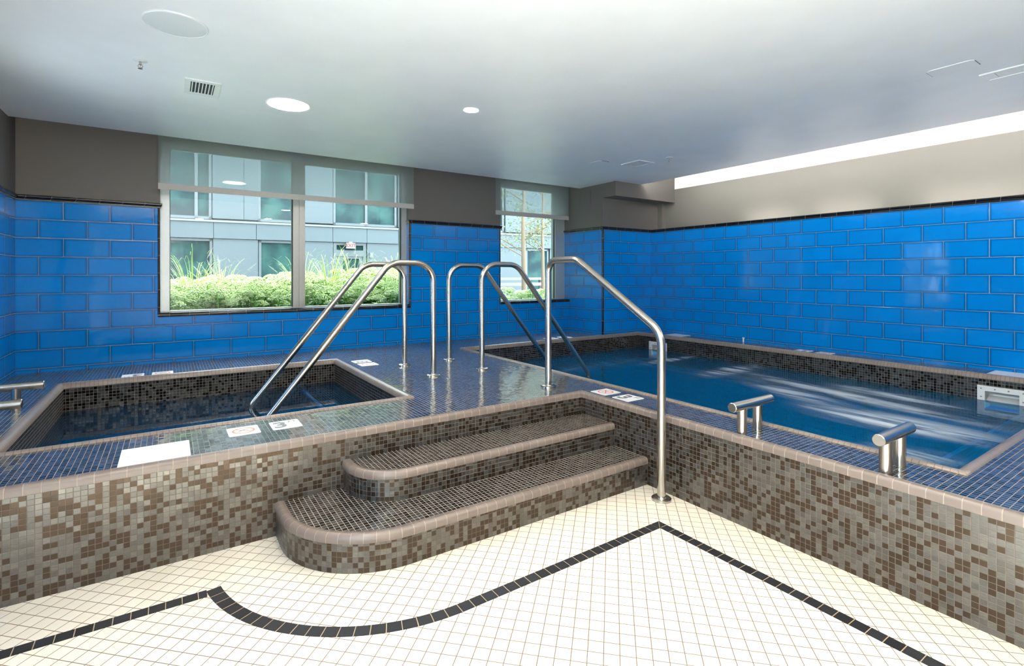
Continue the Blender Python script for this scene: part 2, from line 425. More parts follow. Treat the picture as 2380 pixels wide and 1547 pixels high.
M['tleaf2'] = plain('light green tree leaf', (0.1, 0.16, 0.055), .5)
M['lamp'] = emit('downlight lens', (1, .93, .82), 50)
M['lamp_s'] = emit('spot lens', (1, .93, .82), 165)
M['cove'] = emit('cove tube', (1, .96, .88), 46)
M['led'] = emit('added ledge strip', (1, .95, .85), 17)

# ------------------------------------------------------------------ floor
b = MB(); b.box(XL, XF, YN, YF, -.1, 0, skip='')
floor = b.build('floor', M['floor']); struct(floor, 'cream square floor tiles laid diagonally', 'floor')
b = MB()
th = .0012
flat = lambda w: [(0, 0), (0, th), (w, th), (w, 0)]
b.sweep([(XL, 2.628), (.136, 2.628)], flat(.057), 0, u0=.02)
a0 = PI+math.asin(.132/.84)
pts = arc(1.02, 2.76, .84, a0, 1.5*PI, 34)+[(2.235, 1.932), (2.306, 1.932), (2.306, 1.861), (2.306, YN)]
b.sweep(pts, flat(.057), 0)
o = b.build('border_band', M['band'], floor); o['label'] = 'black tile band curving round the steps'

# ------------------------------------------------------------------ walls
PA = [M['blue'], M['paint'], M['paint_r'], M['back'], M['ceil']]
def tiled(bb, x0, x1, y0, y1, z0, z1, up=1, skip=''):
    """a wall block, blue tile below TILE_TOP and paint above"""
    bb.mode = 'wall'
    if z0 < TILE_TOP: bb.box(x0, x1, y0, y1, z0, min(z1, TILE_TOP), 0, skip)
    if z1 > TILE_TOP: bb.box(x0, x1, y0, y1, max(z0, TILE_TOP), z1, up, skip)
TOPZ = 3.06
YO = 6.68
b = MB()
W1 = (-.082, 2.656); W2 = (4.10, XP); SILL = .985; HEAD = 2.80
tiled(b, XL, W1[0], YW, YO, 0, TOPZ)
tiled(b, W1[0], W1[1], YW, YO, 0, SILL)
tiled(b, W1[0], W1[1], YW, YO, HEAD, TOPZ)
tiled(b, W1[1], W2[0], YW, YO, 0, TOPZ)
tiled(b, W2[0], W2[1], YW, YO, 0, SILL)
tiled(b, W2[0], W2[1], YW, YO, HEAD, TOPZ)
wall_back = struct(b.build('wall_back', PA), 'blue tiled window wall with dark taupe paint above', 'wall')
b = MB()
tiled(b, XP, XU+.2, YP, YO, 0, TOPZ)
b.box(XP, XU, YB, YP, 2.572, TOPZ, 1)
b.box(6.672, XU, 5.525, YP, 2.10, 2.572, 2)
struct(b.build('wall_corner', PA), 'blue tiled corner pillar with taupe bulkhead above', 'wall')
b = MB()
b.mode = 'wall'; b.box(XR, XU+.2, YN, YP, 0, 2.10, 0); b.mode = 'box'
b.box(XR, XU, YN, YP, 2.10, 2.104, 4)
b.box(XU, XU+.2, YN, YP, 2.104, CEIL, 2)
b.box(XU, XU+.2, YN, YP, CEIL, TOPZ, 4)
struct(b.build('wall_right', PA), 'long blue tiled wall with set-back grey wall above', 'wall')
b = MB()
WL = (3.98, 4.69, .68, 2.17)
WB = [(-1.75, -.45), (-.35, .95)]  # two unseen tall windows added to let daylight and sun in
yy = YN
for y0, y1 in WB+[WL[:2]]:
    tiled(b, XL-.2, XL, yy, y0, 0, TOPZ); yy = y1
for y0, y1 in WB:
    tiled(b, XL-.2, XL, y0, y1, 0, .10); tiled(b, XL-.2, XL, y0, y1, 2.76, TOPZ)
tiled(b, XL-.2, XL, WL[1], YO, 0, TOPZ)
tiled(b, XL-.2, XL, WL[0], WL[1], 0, WL[2])
tiled(b, XL-.2, XL, WL[0], WL[1], WL[3], TOPZ)
struct(b.build('wall_left', PA), 'blue tiled side wall at the left edge', 'wall')
b = MB(); b.box(XL-.2, XU+.2, YN-.2, YN, 0, TOPZ, 3)
struct(b.build('wall_front', PA), 'taupe wall facing the windows', 'wall')

# chair-rail trim along the walls
prof = [(0, 0), (.007, .002), (.010, .012), (.009, .017), (.015, .022), (.021, .036), (.020, .044), (.014, .047), (0, .047)]
k = 0
def trim(path, label, pr=prof, z=TILE_TOP):
    global k
    k += 1
    b = MB(); b.sweep(path, pr, z, u0=.05)
    return struct(b.build('trim_%d' % k, M['trim'], smooth=True), label, 'trim')
ext = .085
trim([(XL, 4.72), (XL, YW), (W1[0], YW), (W1[0], YW+ext)], 'black rounded trim tile left of the wide window')
trim([(XL, .98), (XL, 3.95)], 'black rounded trim tile along the left wall')
trim([(W1[1], YW+ext), (W1[1], YW), (W2[0], YW), (W2[0], YW+ext)], 'black rounded trim tile between the two windows')
trim([(XP, YW+.12), (XP, YP), (XR, YP), (XR, YN)], 'black rounded trim tile round the pillar and along the right wall')
# quarter-round edging of the window openings
q = [(0, -.016), (.004, -.006), (.010, 0), (.016, .004)]
def edge_v(x, sx, y, z0, z1, label, name=None):
    global k
    k += 1
    b = MB(); n = 8
    prf = [(x+sx*.018*(1-math.cos(t*PI/2/n)), y+.018*(1-math.sin(t*PI/2/n))-.010) for t in range(n+1)]
    prf = [(x-sx*.002, y-.001), (x-sx*.002, y-.008)]+[(x-sx*.002+sx*.016*math.sin(t*PI/2/n), y-.008+.018*(1-math.cos(t*PI/2/n))) for t in range(n+1)]
    prf = [(x-sx*.020, y+.0005), (x-sx*.020, y-.004), (x-sx*.014, y-.008)]+[(x-sx*.014+sx*.016*math.sin(t*PI/2/n), y-.008+.016*(1-math.cos(t*PI/2/n))) for t in range(n+1)]+[(x+sx*.002, y+.03)]
    b.grid([[(px, py, z) for px, py in prf] for z in (z0, z1)], False, 0, lambda i, j: (z0 if i == 0 else z1, j*.01))
    return struct(b.build('trim_%d' % k, M['trim'], smooth=True), label, 'trim')
edge_v(W1[0], 1, YW, SILL, TILE_TOP, 'black edge tile up the left side of the wide window')
edge_v(W1[1], -1, YW, SILL, TILE_TOP, 'black edge tile up the right side of the wide window')
edge_v(W2[0], 1, YW, SILL, TILE_TOP, 'black edge tile up the left side of the narrow window')
def sill(x0, x1, label):
    global k
    k += 1
    b = MB(); n = 8
    prf = [(YW-.001, SILL-.018), (YW-.010, SILL-.016)]+[(YW-.012+.022*(1-math.cos(t*PI/2/n)), SILL-.004+.030*math.sin(t*PI/2/n)) for t in range(n+1)]+[(YW+.105, SILL+.030)]
    b.grid([[(x, py, pz) for py, pz in prf] for x in (x0, x1)], False, 0, lambda i, j: (x0 if i == 0 else x1, j*.01))
    return struct(b.build('trim_%d' % k, M['trim'], smooth=True), label, 'trim')
sill(W1[0]-.018, W1[1]+.018, 'glossy black bullnose sill under the wide window')
sill(W2[0]-.018, W2[1]+.0, 'glossy black bullnose sill under the narrow window')
# black corner bead down the pillar
k += 1
b = MB(); n = 8
prf = [(XP-.0015, YP+.016), (XP-.008, YP+.012)]+[(XP-.008+.016*(1-math.cos(t*PI/2/n)), YP+.010-.018*math.sin(t*PI/2/n)) for t in range(n+1)]+[(XP+.016, YP-.0015)]
prf = [(XP-.001, YP+.020), (XP-.006, YP+.016)]+[(XP-.006+.016*(1-math.cos(t*PI/2/n)), YP+.010-.016*math.sin(t*PI/2/n)) for t in range(n+1)]+[(XP+.020, YP-.001)]
b.grid([[(px, py, z) for px, py in prf] for z in (DECK, TILE_TOP)], False, 0, lambda i, j: (DECK if i == 0 else TILE_TOP, j*.01))
struct(b.build('trim_%d' % k, M['trim'], smooth=True), 'black corner tile down the edge of the pillar', 'trim')

# ------------------------------------------------------------------ ceiling
XS = 5.986; YC = 6.14
b = MB()
b.box(XL, XS, YN, YC, CEIL, CEIL+.016, 0)
b.box(XS, XU, YB-.004, YC, CEIL, CEIL+.016, 0) if False else None
b.box(XL-.2, XU+.2, YN-.2, YO, TOPZ, TOPZ+.1, 1)
b.box(XL, 5.72, YC-.03, YC, CEIL+.016, TOPZ, 1)
ceiling = struct(b.build('ceiling', [M['ceil'], M['dark']]), 'smooth white ceiling', 'ceiling')
b = MB()
b.box(5.68, 5.72, YN, YC, CEIL+.016, 3.02, 0); b.box(5.72, XU, YN, YB, 3.0, 3.02, 0)
o = b.build('light_cove', M['ceil'], ceiling); o['label'] = 'white recess of the cove light along the right wall'
b = MB(); b.tube([(5.87, YN+.1, 2.905), (5.87, 5.22, 2.905)], .014, 10)
t = empty('cove_light', (0, 0, 0)); tag(t, 'long bright cove light strip in the ceiling slot above the right wall', 'light')
b.build('light_tube', M['cove'], t)
b = MB(); b.box(5.85, 5.89, YN+.1, YB-.05, CEIL+.016, 2.885); b.build('tube_holder', M['white'], t)
gaps = [(-1.6, -.5), (.1, .9), (1.25, 2.1), (2.55, 3.2), (3.45, 4.1), ]  # unseen strips added on the ledge to light the wall and ceiling
for i, (y0, y1) in enumerate(gaps):
    b = MB(); b.box(6.60, 6.63, y0, y1, 2.104, 2.114); lo = b.build('added_ledge_light', M['led'])
    tag(lo, 'added unseen strip light on the ledge above the blue right wall', 'light', 'added ledge strip lights')

b = MB(); b.box(-3.4, XL-.2, 1.0, 5.6, 2.85, 2.95); struct(b.build('sun_blocker', M['back']), 'unseen flat slab added outside the left wall to block sun', 'sun_blocker')  # unseen slab added to keep sun out of the small left window
# ------------------------------------------------------------------ pool deck
LP = (-.775, 1.50, 3.525, 5.588)       # opening of the left pool (outer line of its edging)
RP = (2.98, 6.17, .757, 5.588)
deck = empty('pool_deck'); struct(deck, 'raised pool deck of dark blue-grey mosaic', 'pool deck')
b = MB()
def rect(x0, x1, y0, y1): b.face([(x0, y0, DECK), (x1, y0, DECK), (x1, y1, DECK), (x0, y1, DECK)])
ed = .03
rect(XL, XF+ed, YF+ed, LP[2]); rect(XL, LP[0], LP[2], LP[3]); rect(LP[1], RP[0], LP[2], LP[3])
rect(XL, XP, LP[3], YW); rect(XP, XR, RP[3], YP)
rect(XF+ed, RP[0], YN, LP[2]); rect(RP[1], XR, YN, RP[3]); rect(RP[0], RP[1], YN, RP[2])
o = b.build('deck_surface', M['mos_deck'], deck)
b = MB()
b.face([(XL, YF, 0), (XF, YF, 0), (XF, YF, DECK-.02), (XL, YF, DECK-.02)])
b.face([(XF, YF, 0), (XF, YN, 0), (XF, YN, DECK-.02), (XF, YF, DECK-.02)])
o = b.build('front_wall', M['mos_wall'], deck); o['label'] = 'brown and grey mosaic face of the deck'
b = MB()
cop = [(-.034, 0), (-.030, .005), (-.012, .006), (-.003, .003), (.004, -.004), (.007, -.013), (.007, -.038), (0, -.041)]
b.sweep([(XL, YF), (XF-.05, YF), (XF, YF), (XF, YF-.05), (XF, YN)], cop, DECK)
o = b.build('front_edging', M['coping'], deck, smooth=True); o['label'] = 'taupe rounded edging along the deck front'
def ring(x0, x1, y0, y1):
    e = .07
    return [(x0, y0), (x0, y0+e), (x0, y1-e), (x0, y1), (x0+e, y1), (x1-e, y1), (x1, y1), (x1, y1-e), (x1, y0+e), (x1, y0), (x1-e, y0), (x0+e, y0)]
pc = [(-.003, 0), (.002, .008), (.014, .013), (.028, .012), (.042, .004), (.052, -.012), (.055, -.032), (.050, -.034)]
def pool(P, nm, z0, holes=()):
    b = MB(); b.sweep(ring(*P), pc, DECK, closed=True)
    o = b.build('pool_edging', M['coping_s'], deck, smooth=True); o['label'] = 'taupe rounded edging of the '+nm
    i = .05
    x0, x1, y0, y1 = P[0]+i, P[1]-i, P[2]+i, P[3]-i
    b = MB()
    b.face([(x0, y1, z0), (x1, y1, z0), (x1, y1, DECK-.02), (x0, y1, DECK-.02)])
    b.face([(x1, y0, z0), (x0, y0, z0), (x0, y0, DECK-.02), (x1, y0, DECK-.02)])
    b.face([(x0, y0, z0), (x0, y1, z0), (x0, y1, DECK-.02), (x0, y0, DECK-.02)])
    ys = [y0]+[v for h in holes for v in h[:2]]+[y1]
    for a_, c_ in zip(ys[0::2], ys[1::2]): b.face([(x1, c_, z0), (x1, a_, z0), (x1, a_, DECK-.02), (x1, c_, DECK-.02)])
    for a_, c_, d_, e_ in holes:
        b.face([(x1, c_, z0), (x1, a_, z0), (x1, a_, d_), (x1, c_, d_)]); b.face([(x1, c_, e_), (x1, a_, e_), (x1, a_, DECK-.02), (x1, c_, DECK-.02)])
    o = b.build('basin_wall', M['mos_pool'], deck); o['label'] = 'dark mosaic sides of the '+nm
    b = MB(); b.face([(x0, y0, z0), (x1, y0, z0), (x1, y1, z0), (x0, y1, z0)])
    o = b.build('basin_floor', M['mos_floor'], deck); o['label'] = 'blue mosaic bottom of the '+nm
    b = MB(); nx, ny = 2, 2
    b.face([(x0+.001, y0+.001, WATER), (x1-.001, y0+.001, WATER), (x1-.001, y1-.001, WATER), (x0+.001, y1-.001, WATER)])
    return x0, x1, y0, y1, b
x0, x1, y0, y1, wb = pool(LP, 'small left pool', -.38)
o = wb.build('pool_water', M['water_l']); tag(o, 'still dark blue water in the small left pool', 'water', None, 'stuff')
def step_in(x0, x1, y0, y1, z0, z1, edge, lab):
    b = MB(); b.box(x0, x1, y0, y1, z0, z1); o = b.build('pool_step', M['mos_pool'], deck); o['label'] = lab
    b = MB()
    if edge == 'l': b.box(x0-.004, x0+.026, y0, y1, z1-.02, z1+.003)
    if edge == 'f': b.box(x0, x1, y0-.004, y0+.026, z1-.02, z1+.003)
    if edge == 'k': b.box(x0, x1, y1-.026, y1+.004, z1-.02, z1+.003)
    if edge == 'r': b.box(x1-.026, x1+.004, y0, y1, z1-.02, z1+.003)
    n = b.build('step_nosing', M['nosing_b'], o); n['label'] = 'light blue edge strip'
step_in(1.12, x1, y0, y1, -.38, .222, 'l', 'top underwater step of the small left pool')
step_in(.78, 1.12, y0, y1, -.38, .03, 'l', 'second underwater step of the small left pool')
step_in(.45, .78, y0, y1, -.38, -.17, 'l', 'lowest underwater step of the small left pool')
x0, x1, y0, y1, wb = pool(RP, 'large right pool', -.40, [(1.315-.114, 1.315+.114, .195, .356), (5.142-.114, 5.142+.114, .185, .346)])
o = wb.build('pool_water', M['water_r']); tag(o, 'bright blue foaming water in the large right pool', 'water', None, 'stuff')
step_in(x0, x1, 5.08, y1, -.40, .17, 'f', 'underwater bench along the back of the large right pool')
step_in(x0, x1, y0, 1.20, -.40, .19, 'k', 'underwater step at the near end of the large right pool')
step_in(x0, 3.42, 3.9, 5.08, -.40, .12, 'r', 'underwater step below the rails of the large right pool')

# ------------------------------------------------------------------ entry steps
st = empty('entry_steps', (1.5, 2.64, 0)); tag(st, 'two dark mosaic steps with rounded left ends leading up to the deck', 'steps')
nos = [(-.042, 0), (-.036, .005), (-.012, .006), (-.001, .002), (.006, -.008), (.008, -.022), (.006, -.036), (0, -.039)]
def step(name, outline, z0, z1, lab):
    b = MB()
    b.sweep(outline, [(0, z0-z1), (0, -.01)], z1)
    inner = outline
    b.face([(p[0], p[1], z1) for p in outline]+[(XF, YF, z1)])
    o = b.build(name, M['mos_wall'], st); o.location = (-1.5, -2.64, 0); o['label'] = lab
    for f in o.data.polygons:
        if f.normal.z > .5: f.material_index = 1
    o.data.materials.append(M['mos_tread'])
    b = MB(); b.sweep(outline, nos, z1)
    n = b.build('nosing', M['coping'], o, smooth=True); n['label'] = 'taupe rounded nosing'
    return o
lo_out = [(.473, YF)]+arc(.973, 2.815, .50, PI, 1.5*PI, 18)+[(XF, 2.315)]
up_out = [(.830, YF)]+arc(1.10, 2.89, .27, PI, 1.5*PI, 14)+[(XF, 2.62)]
step('lower_step', lo_out, 0, .176, 'wider lower step')
step('upper_step', up_out, .176, .331, 'narrower upper step')

# ------------------------------------------------------------------ handrails
RT = .0262
flange = [(0, .022), (.030, .022), (.032, .018), (.054, .017), (.060, .013), (.061, 0), (0, 0)]
def flange_mesh(c, parent):
    b = MB(); b.lathe(flange, c, 36); return b.build('base_flange', M['steel'], parent, smooth='recalc')
def pool_rail(x, y, sgn, label, group):
    t = empty('handrail', (x, y, DECK)); tag(t, label, 'handrail', group)
    zt = 1.505-DECK
    pts = [(0, 0, .004), (0, 0, zt), (-.345*sgn*-1, 0, zt), (sgn*1.375, 0, .30-DECK), (sgn*1.375, 0, -.35-DECK)]
    # slope meets the top bar at .40 and reaches the water at about 1.31
    pts[2] = (sgn*.405, 0, zt)
    path = fillet(pts, [.165, .18, .10], 12)
    b = MB(); b.tube(path, RT, 20)
    b.build('tube', M['steel'], t, smooth=True)
    flange_mesh((0, 0, 0), t)
    return t
g = 'polished steel handrails into the pools'
pool_rail(1.966, 4.187, -1, 'near steel handrail sloping down into the small left pool', g)
pool_rail(1.956, 4.835, -1, 'far steel handrail sloping down into the small left pool', g)
pool_rail(2.478, 4.887, 1, 'far steel handrail sloping down into the large right pool', g)
pool_rail(2.490, 4.217, 1, 'near steel handrail sloping down into the large right pool', g)
t = empty('handrail', (2.54, 3.248, DECK)); tag(t, 'steel handrail from the deck down to the cream floor beside the steps', 'handrail')
pts = [(0, 0, .004), (0, 0, 1.517-DECK), (0, -.345, 1.517-DECK), (0, -1.140, 1.040-DECK), (0, -1.140, .004-DECK)]
b = MB(); b.tube(fillet(pts, [.10, .16, .16], 12), RT, 20); b.build('tube', M['steel'], t, smooth=True)
flange_mesh((0, 0, 0), t); flange_mesh((0, -1.140, -DECK), t)

# ------------------------------------------------------------------ grab bars
def grab(x, y, label, group, x0, x1, pa, pb):
    t = empty('grab_bar', (x, y, DECK)); tag(t, label, 'grab bar', group)
    r = .0272; h = .160
    b = MB(); b.tube([(x0, 0, h), (x0+.003, 0, h), (x1-.003, 0, h), (x1, 0, h)], [r-.003, r, r, r-.003], 28)
    b.build('bar', M['steel'], t, smooth=True)
    for p in (pa, pb):
        b = MB(); b.tube([(p, 0, 0), (p, 0, h-.012)], r*.96, 24); b.build('post', M['steel'], t, smooth=True)
    return t
gg = 'short steel grab bars on the deck'
grab(2.79, 1.676, 'short steel grab bar on the right pool edge, the one farther from the camera', gg, -.178, .215, -.079, .079)
grab(2.796, .977, 'short steel grab bar on the right pool edge, the nearer and larger one', gg, -.155, .205, -.076, .078)
grab(-.93, 4.66, 'far steel grab bar at the left edge of the small pool', gg, -.19, .222, -.075, .080)
grab(-.93, 4.03, 'near steel grab bar at the left edge of the small pool', gg, -.19, .222, -.075, .080)

# ------------------------------------------------------------------ deck markers
def text_mesh(s, size, bold=0.0, z=.0026):
    cu = bpy.data.curves.new('t', 'FONT'); cu.body = s; cu.size = size; cu.align_x = 'CENTER'; cu.align_y = 'CENTER'
    cu.extrude = .0004; cu.offset = bold
    o = bpy.data.objects.new('t', cu); COL.objects.link(o)
    dg = bpy.context.evaluated_depsgraph_get(); dg.update()
    me = bpy.data.meshes.new_from_object(o.evaluated_get(dg))
    bpy.data.objects.remove(o)
    return me
def add_text(name, s, size, mat, parent, loc, bold=0.0, rot=(0, 0, 0)):
    me = text_mesh(s, size, bold); me.materials.clear(); me.materials.append(mat)
    o = bpy.data.objects.new(name, me); COL.objects.link(o); o.parent = parent; o.location = loc; o.rotation_euler = rot
    return o
def plate_mesh(b, w, h, r, z0, z1):
    pts = []
    for cx, cy, a in ((w/2-r, h/2-r, 0), (-w/2+r, h/2-r, PI/2), (-w/2+r, -h/2+r, PI), (w/2-r, -h/2+r, 1.5*PI)):
        pts += [(cx+r*math.cos(a+PI/2*i/6), cy+r*math.sin(a+PI/2*i/6)) for i in range(7)]
    b.face([(x, y, z1) for x, y in pts])
    n = len(pts)
    for i in range(n):
        p, q = pts[i], pts[(i+1) % n]
        b.face([(p[0], p[1], z0), (q[0], q[1], z0), (q[0], q[1], z1), (p[0], p[1], z1)])
def base_marker(name, label, cat, x, y, rz, group):
    t = empty(name, (x, y, DECK), rz); tag(t, label, cat, group)
    b = MB(); plate_mesh(b, .163, .176, .012, 0, .0022); b.build('plate', M['white'], t)
    return t
def make_depth():
    t = base_marker('depth_marker', '', 'depth marker', 0, 0, 0, 'white depth marker tiles on the deck')
    add_text('number', '3', .165, M['grey_ink'], t, (-.030, -.004, .0026), .0045)
    add_text('unit_text', 'FT', .048, M['grey_ink'], t, (.045, .048, .0026), .0004)
    return t
def make_nodive():
    t = base_marker('no_diving_marker', '', 'no diving marker', 0, 0, 0, 'white no diving tiles on the deck')
    b = MB(); n = 40
    R1, R2 = .060, .049
    b.grid([[(R1*math.cos(2*PI*i/n), R1*math.sin(2*PI*i/n), .0027), (R2*math.cos(2*PI*i/n), R2*math.sin(2*PI*i/n), .0027)] for i in range(n+1)])
    b.build('ring', M['red'], t)
    b = MB(); a = math.radians(135); dx, dy = math.cos(a), math.sin(a); w = .0045
    b.face([(dx*.05-dy*w, dy*.05+dx*w, .0028), (-dx*.05-dy*w, -dy*.05+dx*w, .0028), (-dx*.05+dy*w, -dy*.05-dx*w, .0028), (dx*.05+dy*w, dy*.05-dx*w, .0028)])
    b.build('slash', M['red'], t)
    b = MB()   # little diving figure: head, body, arms and a wavy water line
    n = 12; b.face([(-.020+.006*math.cos(2*PI*i/n), -.006+.006*math.sin(2*PI*i/n), .0025) for i in range(n)])
    def bar(p, q, w):
        d = Vector((q[0]-p[0], q[1]-p[1])).normalized(); nx, ny = -d.y*w, d.x*w
        b.face([(p[0]+nx, p[1]+ny, .0025), (p[0]-nx, p[1]-ny, .0025), (q[0]-nx, q[1]-ny, .0025), (q[0]+nx, q[1]+ny, .0025)])
    bar((-.014, 0), (.008, .016), .0045); bar((.008, .016), (.026, .024), .003); bar((-.012, .002), (-.030, -.018), .002); bar((.004, .010), (.022, .010), .0024)
    bar((-.032, -.027), (-.014, -.022), .0014); bar((-.014, -.022), (.004, -.027), .0014); bar((.004, -.027), (.022, -.022), .0014)
    b.build('diver_figure', M['grey_ink'], t)
    return t
dm = make_depth(); nd = make_nodive()
H = PI/2
spots = [('near side of the small left pool', .582, 3.318, .356, 3.318, 0),
         ('far side of the small left pool', -.273, 5.700, -.053, 5.700, PI),
         ('right side of the small left pool', 1.672, 5.318, 1.672, 5.105, H),
         ('near side of the large right pool', 2.800, 2.631, 2.800, 2.862, -H),
         ('far side of the large right pool', 4.543, 5.745, 4.795, 5.745, PI),
         ('wall side of the large right pool', 6.300, 3.111, 6.300, 2.872, H)]
for i, (w, ax, ay, bx, by, rz) in enumerate(spots):
    la = 'white depth marker tile reading 3 FT on the '+w
    lb = 'white tile with red no diving symbol on the '+w
    if i == 0:
        for o, x, y, l in ((dm, ax, ay, la), (nd, bx, by, lb)):
            o.location = (x, y, DECK); o.rotation_euler = (0, 0, rz); o['label'] = l
    else:
        dup(dm, (ax, ay, DECK), rz, la); dup(nd, (bx, by, DECK), rz, lb)
# square white lids
def lid(x, y, s, label):
    t = empty('skimmer_lid', (x, y, DECK)); tag(t, label, 'lid', 'square white lids on the deck')
    b = MB(); plate_mesh(b, s, s, .006, 0, .004); b.build('cover', M['white'], t)
    for sx in (-1, 1):
        b = MB(); b.box(sx*s*.36-.014, sx*s*.36+.014, -.006, .006, .0040, .0046); b.build('finger_slot', M['pale'], t)
    return t
lid(-.058, 3.145, .292, 'large square white lid on the near deck, below the left pool')
lid(6.355, 4.985, .285, 'square white lid at the far end of the right wall deck')
lid(6.358, 1.300, .285, 'square white lid at the right edge of the picture, above the near skimmer')

# skimmers in the right pool wall
def skimmer(y, z, label):
    X = RP[1]-.05
    t = empty('pool_skimmer', (X, y, z)); tag(t, label, 'skimmer', 'white skimmers in the right pool wall')
    w, h, iw, ih, d = .165, .20, .113, .155, .014
    b = MB()
    b.box(-d, 0, -w, w, -.045, 0); b.box(-d, 0, -w, -iw, -h-.04, -.045); b.box(-d, 0, iw, w, -h-.04, -.045); b.box(-d, 0, -iw, iw, -h-.04, -h)
    b.build('face_plate', M['white'], t)
    b = MB()
    b.face([(.14, -iw, -h), (.14, iw, -h), (.14, iw, -.045), (.14, -iw, -.045)]); b.face([(0, -iw, -.045), (.14, -iw, -.045), (.14, iw, -.045), (0, iw, -.045)])
    b.face([(0, -iw, -h), (0, -iw, -.045), (.14, -iw, -.045), (.14, -iw, -h)]); b.face([(0, iw, -h), (.14, iw, -h), (.14, iw, -.045), (0, iw, -.045)])
    b.build('throat', M['alu_d'], t)
    b = MB(); b.face([(.004, -iw, -.150), (.11, -iw, -.098), (.11, iw, -.098), (.004, iw, -.150)]); b.build('weir_flap', M['whitem'], t)
    b = MB()
    for sy in (-1, 1):
        for zz in (-.028, -.105): b.lathe([(0, 0), (.006, 0), (.006, .002), (0, .002)], (0, 0, 0), 8) if False else None
    for py, pz in ((-.138, -.025), (.138, -.025), (-.138, -.10), (.138, -.10), (-.045, -.022), (.045, -.022)):
        b = MB(); b.tube([(-d-.0015, py, pz), (-d+.001, py, pz)], .0065, 10); b.build('screw', M['screw'], t)
    return t
skimmer(1.315, .40, 'white skimmer opening in the pool wall at the right edge of the picture')
skimmer(5.142, .39, 'white skimmer opening in the pool wall behind the stair handrail')
# small return fitting by the right wall
t = empty('pipe_stub', (6.490, 3.993, DECK)); tag(t, 'tiny white pipe stub standing at the foot of the right wall', 'pipe')
b = MB(); b.tube([(0, 0, 0), (0, 0, .045)], .010, 12); b.build('pipe', M['white'], t)
b = MB(); b.tube([(0, 0, .045), (0, 0, .058)], .015, 12); b.build('pipe_cap', M['white'], t)

# ------------------------------------------------------------------ windows
def window(nm, x0, x1, yf, xs, label, fl, fr):
    """xs: glass spans; frame members fill the rest"""
    t = empty(nm, ((x0+x1)/2, yf, 1)); struct(t, label, 'window')
    ox, oy, oz = t.location
    def mk(name, fn, mat, bev=None):
        b = MB(); fn(b)
        b.v = [(p[0]-ox, p[1]-oy, p[2]-oz) for p in b.v]
        return b.build(name, mat, t, bevel=bev)
    zb, zt = SILL+.03, HEAD
    gb, gt = 1.022, 2.747
    mk('window_frame', lambda b: (b.box(x0, xs[0][0], yf, yf+.11, zb-.03, zt), b.box(xs[-1][1], x1, yf, yf+.11, zb-.03, zt),
        b.box(xs[0][0], xs[-1][1], yf, yf+.11, gt, zt), b.box(xs[0][0], xs[-1][1], yf, yf+.11, zb-.03, gb)), M['alu'], .003)
    if len(xs) == 2:
        mid = (xs[0][1]+xs[1][0])/2
        mk('mullion', lambda b: (b.box(xs[0][1], mid-.001, yf-.004, yf+.11, gb, gt), b.box(mid+.001, xs[1][0], yf-.004, yf+.11, gb, gt)), M['alu_d'], .003)
    for a, c in xs:
        mk('window_pane', lambda b: b.face([(a, yf+.05, gb), (c, yf+.05, gb), (c, yf+.05, gt), (a, yf+.05, gt)]), M['glass'])
        mk('gasket', lambda b: (b.box(a, a+.006, yf+.03, yf+.05, gb, gt), b.box(c-.008, c, yf+.02, yf+.05, gb, gt), b.box(a, c, yf+.03, yf+.05, gt-.006, gt)), M['gasket'])
    return t
window('window_1', W1[0], W1[1], 6.497, [(0.0, 1.222), (1.358, 2.585)], 'wide two-pane aluminium window left of the pillar', 0, 0)
window('window_2', W2[0], W2[1], 6.515, [(4.150, 5.240)], 'narrow single-pane window next to the corner pillar', 0, 0)
def side_window(nm, y0, y1, z0, z1, label):
    ym = (y0+y1)/2
    t = empty(nm, (XL-.1, ym, 1)); struct(t, label, 'window')
    b = MB()
    for a, c, d, e in ((y0, y0+.05, z0, z1), (y1-.05, y1, z0, z1), (y0, y1, z0, z0+.05), (y0, y1, z1-.05, z1), (ym-.025, ym+.025, z0, z1), (y0, y1, 1.42, 1.46)):
        b.box(-.05, .05, a-ym, c-ym, d-1, e-1)
    b.build('window_frame', M['alu'], t)
    b = MB(); b.face([(0, y0-ym, z0-1), (0, y1-ym, z0-1), (0, y1-ym, z1-1), (0, y0-ym, z1-1)]); b.build('window_pane', M['glass'], t)
side_window('window_3', WL[0], WL[1], WL[2], WL[3], 'small bright window in the left wall')
for i, (y0, y1) in enumerate(WB): side_window('window_%d' % (4+i), y0, y1, .10, 2.76, 'unseen tall window added in the left wall to let in daylight')

# roller shades
def shade(x0, x1, y, zb, label):
    t = empty('roller_shade', ((x0+x1)/2, y, zb)); tag(t, label, 'window shade', 'grey sheer roller shades')
    w = (x1-x0)/2; h = 2.93-zb
    b = MB(); b.face([(-w, 0, .06), (w, 0, .06), (w, 0, h), (-w, 0, h)]); b.build('fabric', M['shade'], t)
    b = MB(); b.box(-w, w, -.005, .005, 0, .062); b.build('hem_bar', M['hem'], t, bevel=.002)
    b = MB(); b.tube([(-w, .03, h+.01), (w, .03, h+.01)], .032, 16); b.build('roller', M['whitem'], t, smooth=True)
    for sx in (-1, 1):
        b = MB(); b.box(sx*w-.004, sx*w+.004, .0, .06, h-.03, TOPZ-zb); b.build('end_bracket', M['whitem'], t)
    return t
shade(-.096, 2.655, 6.25, 2.268, 'long grey sheer roller shade over the wide window')
shade(3.922, 5.300, 6.25, 2.281, 'short grey sheer roller shade over the narrow window')

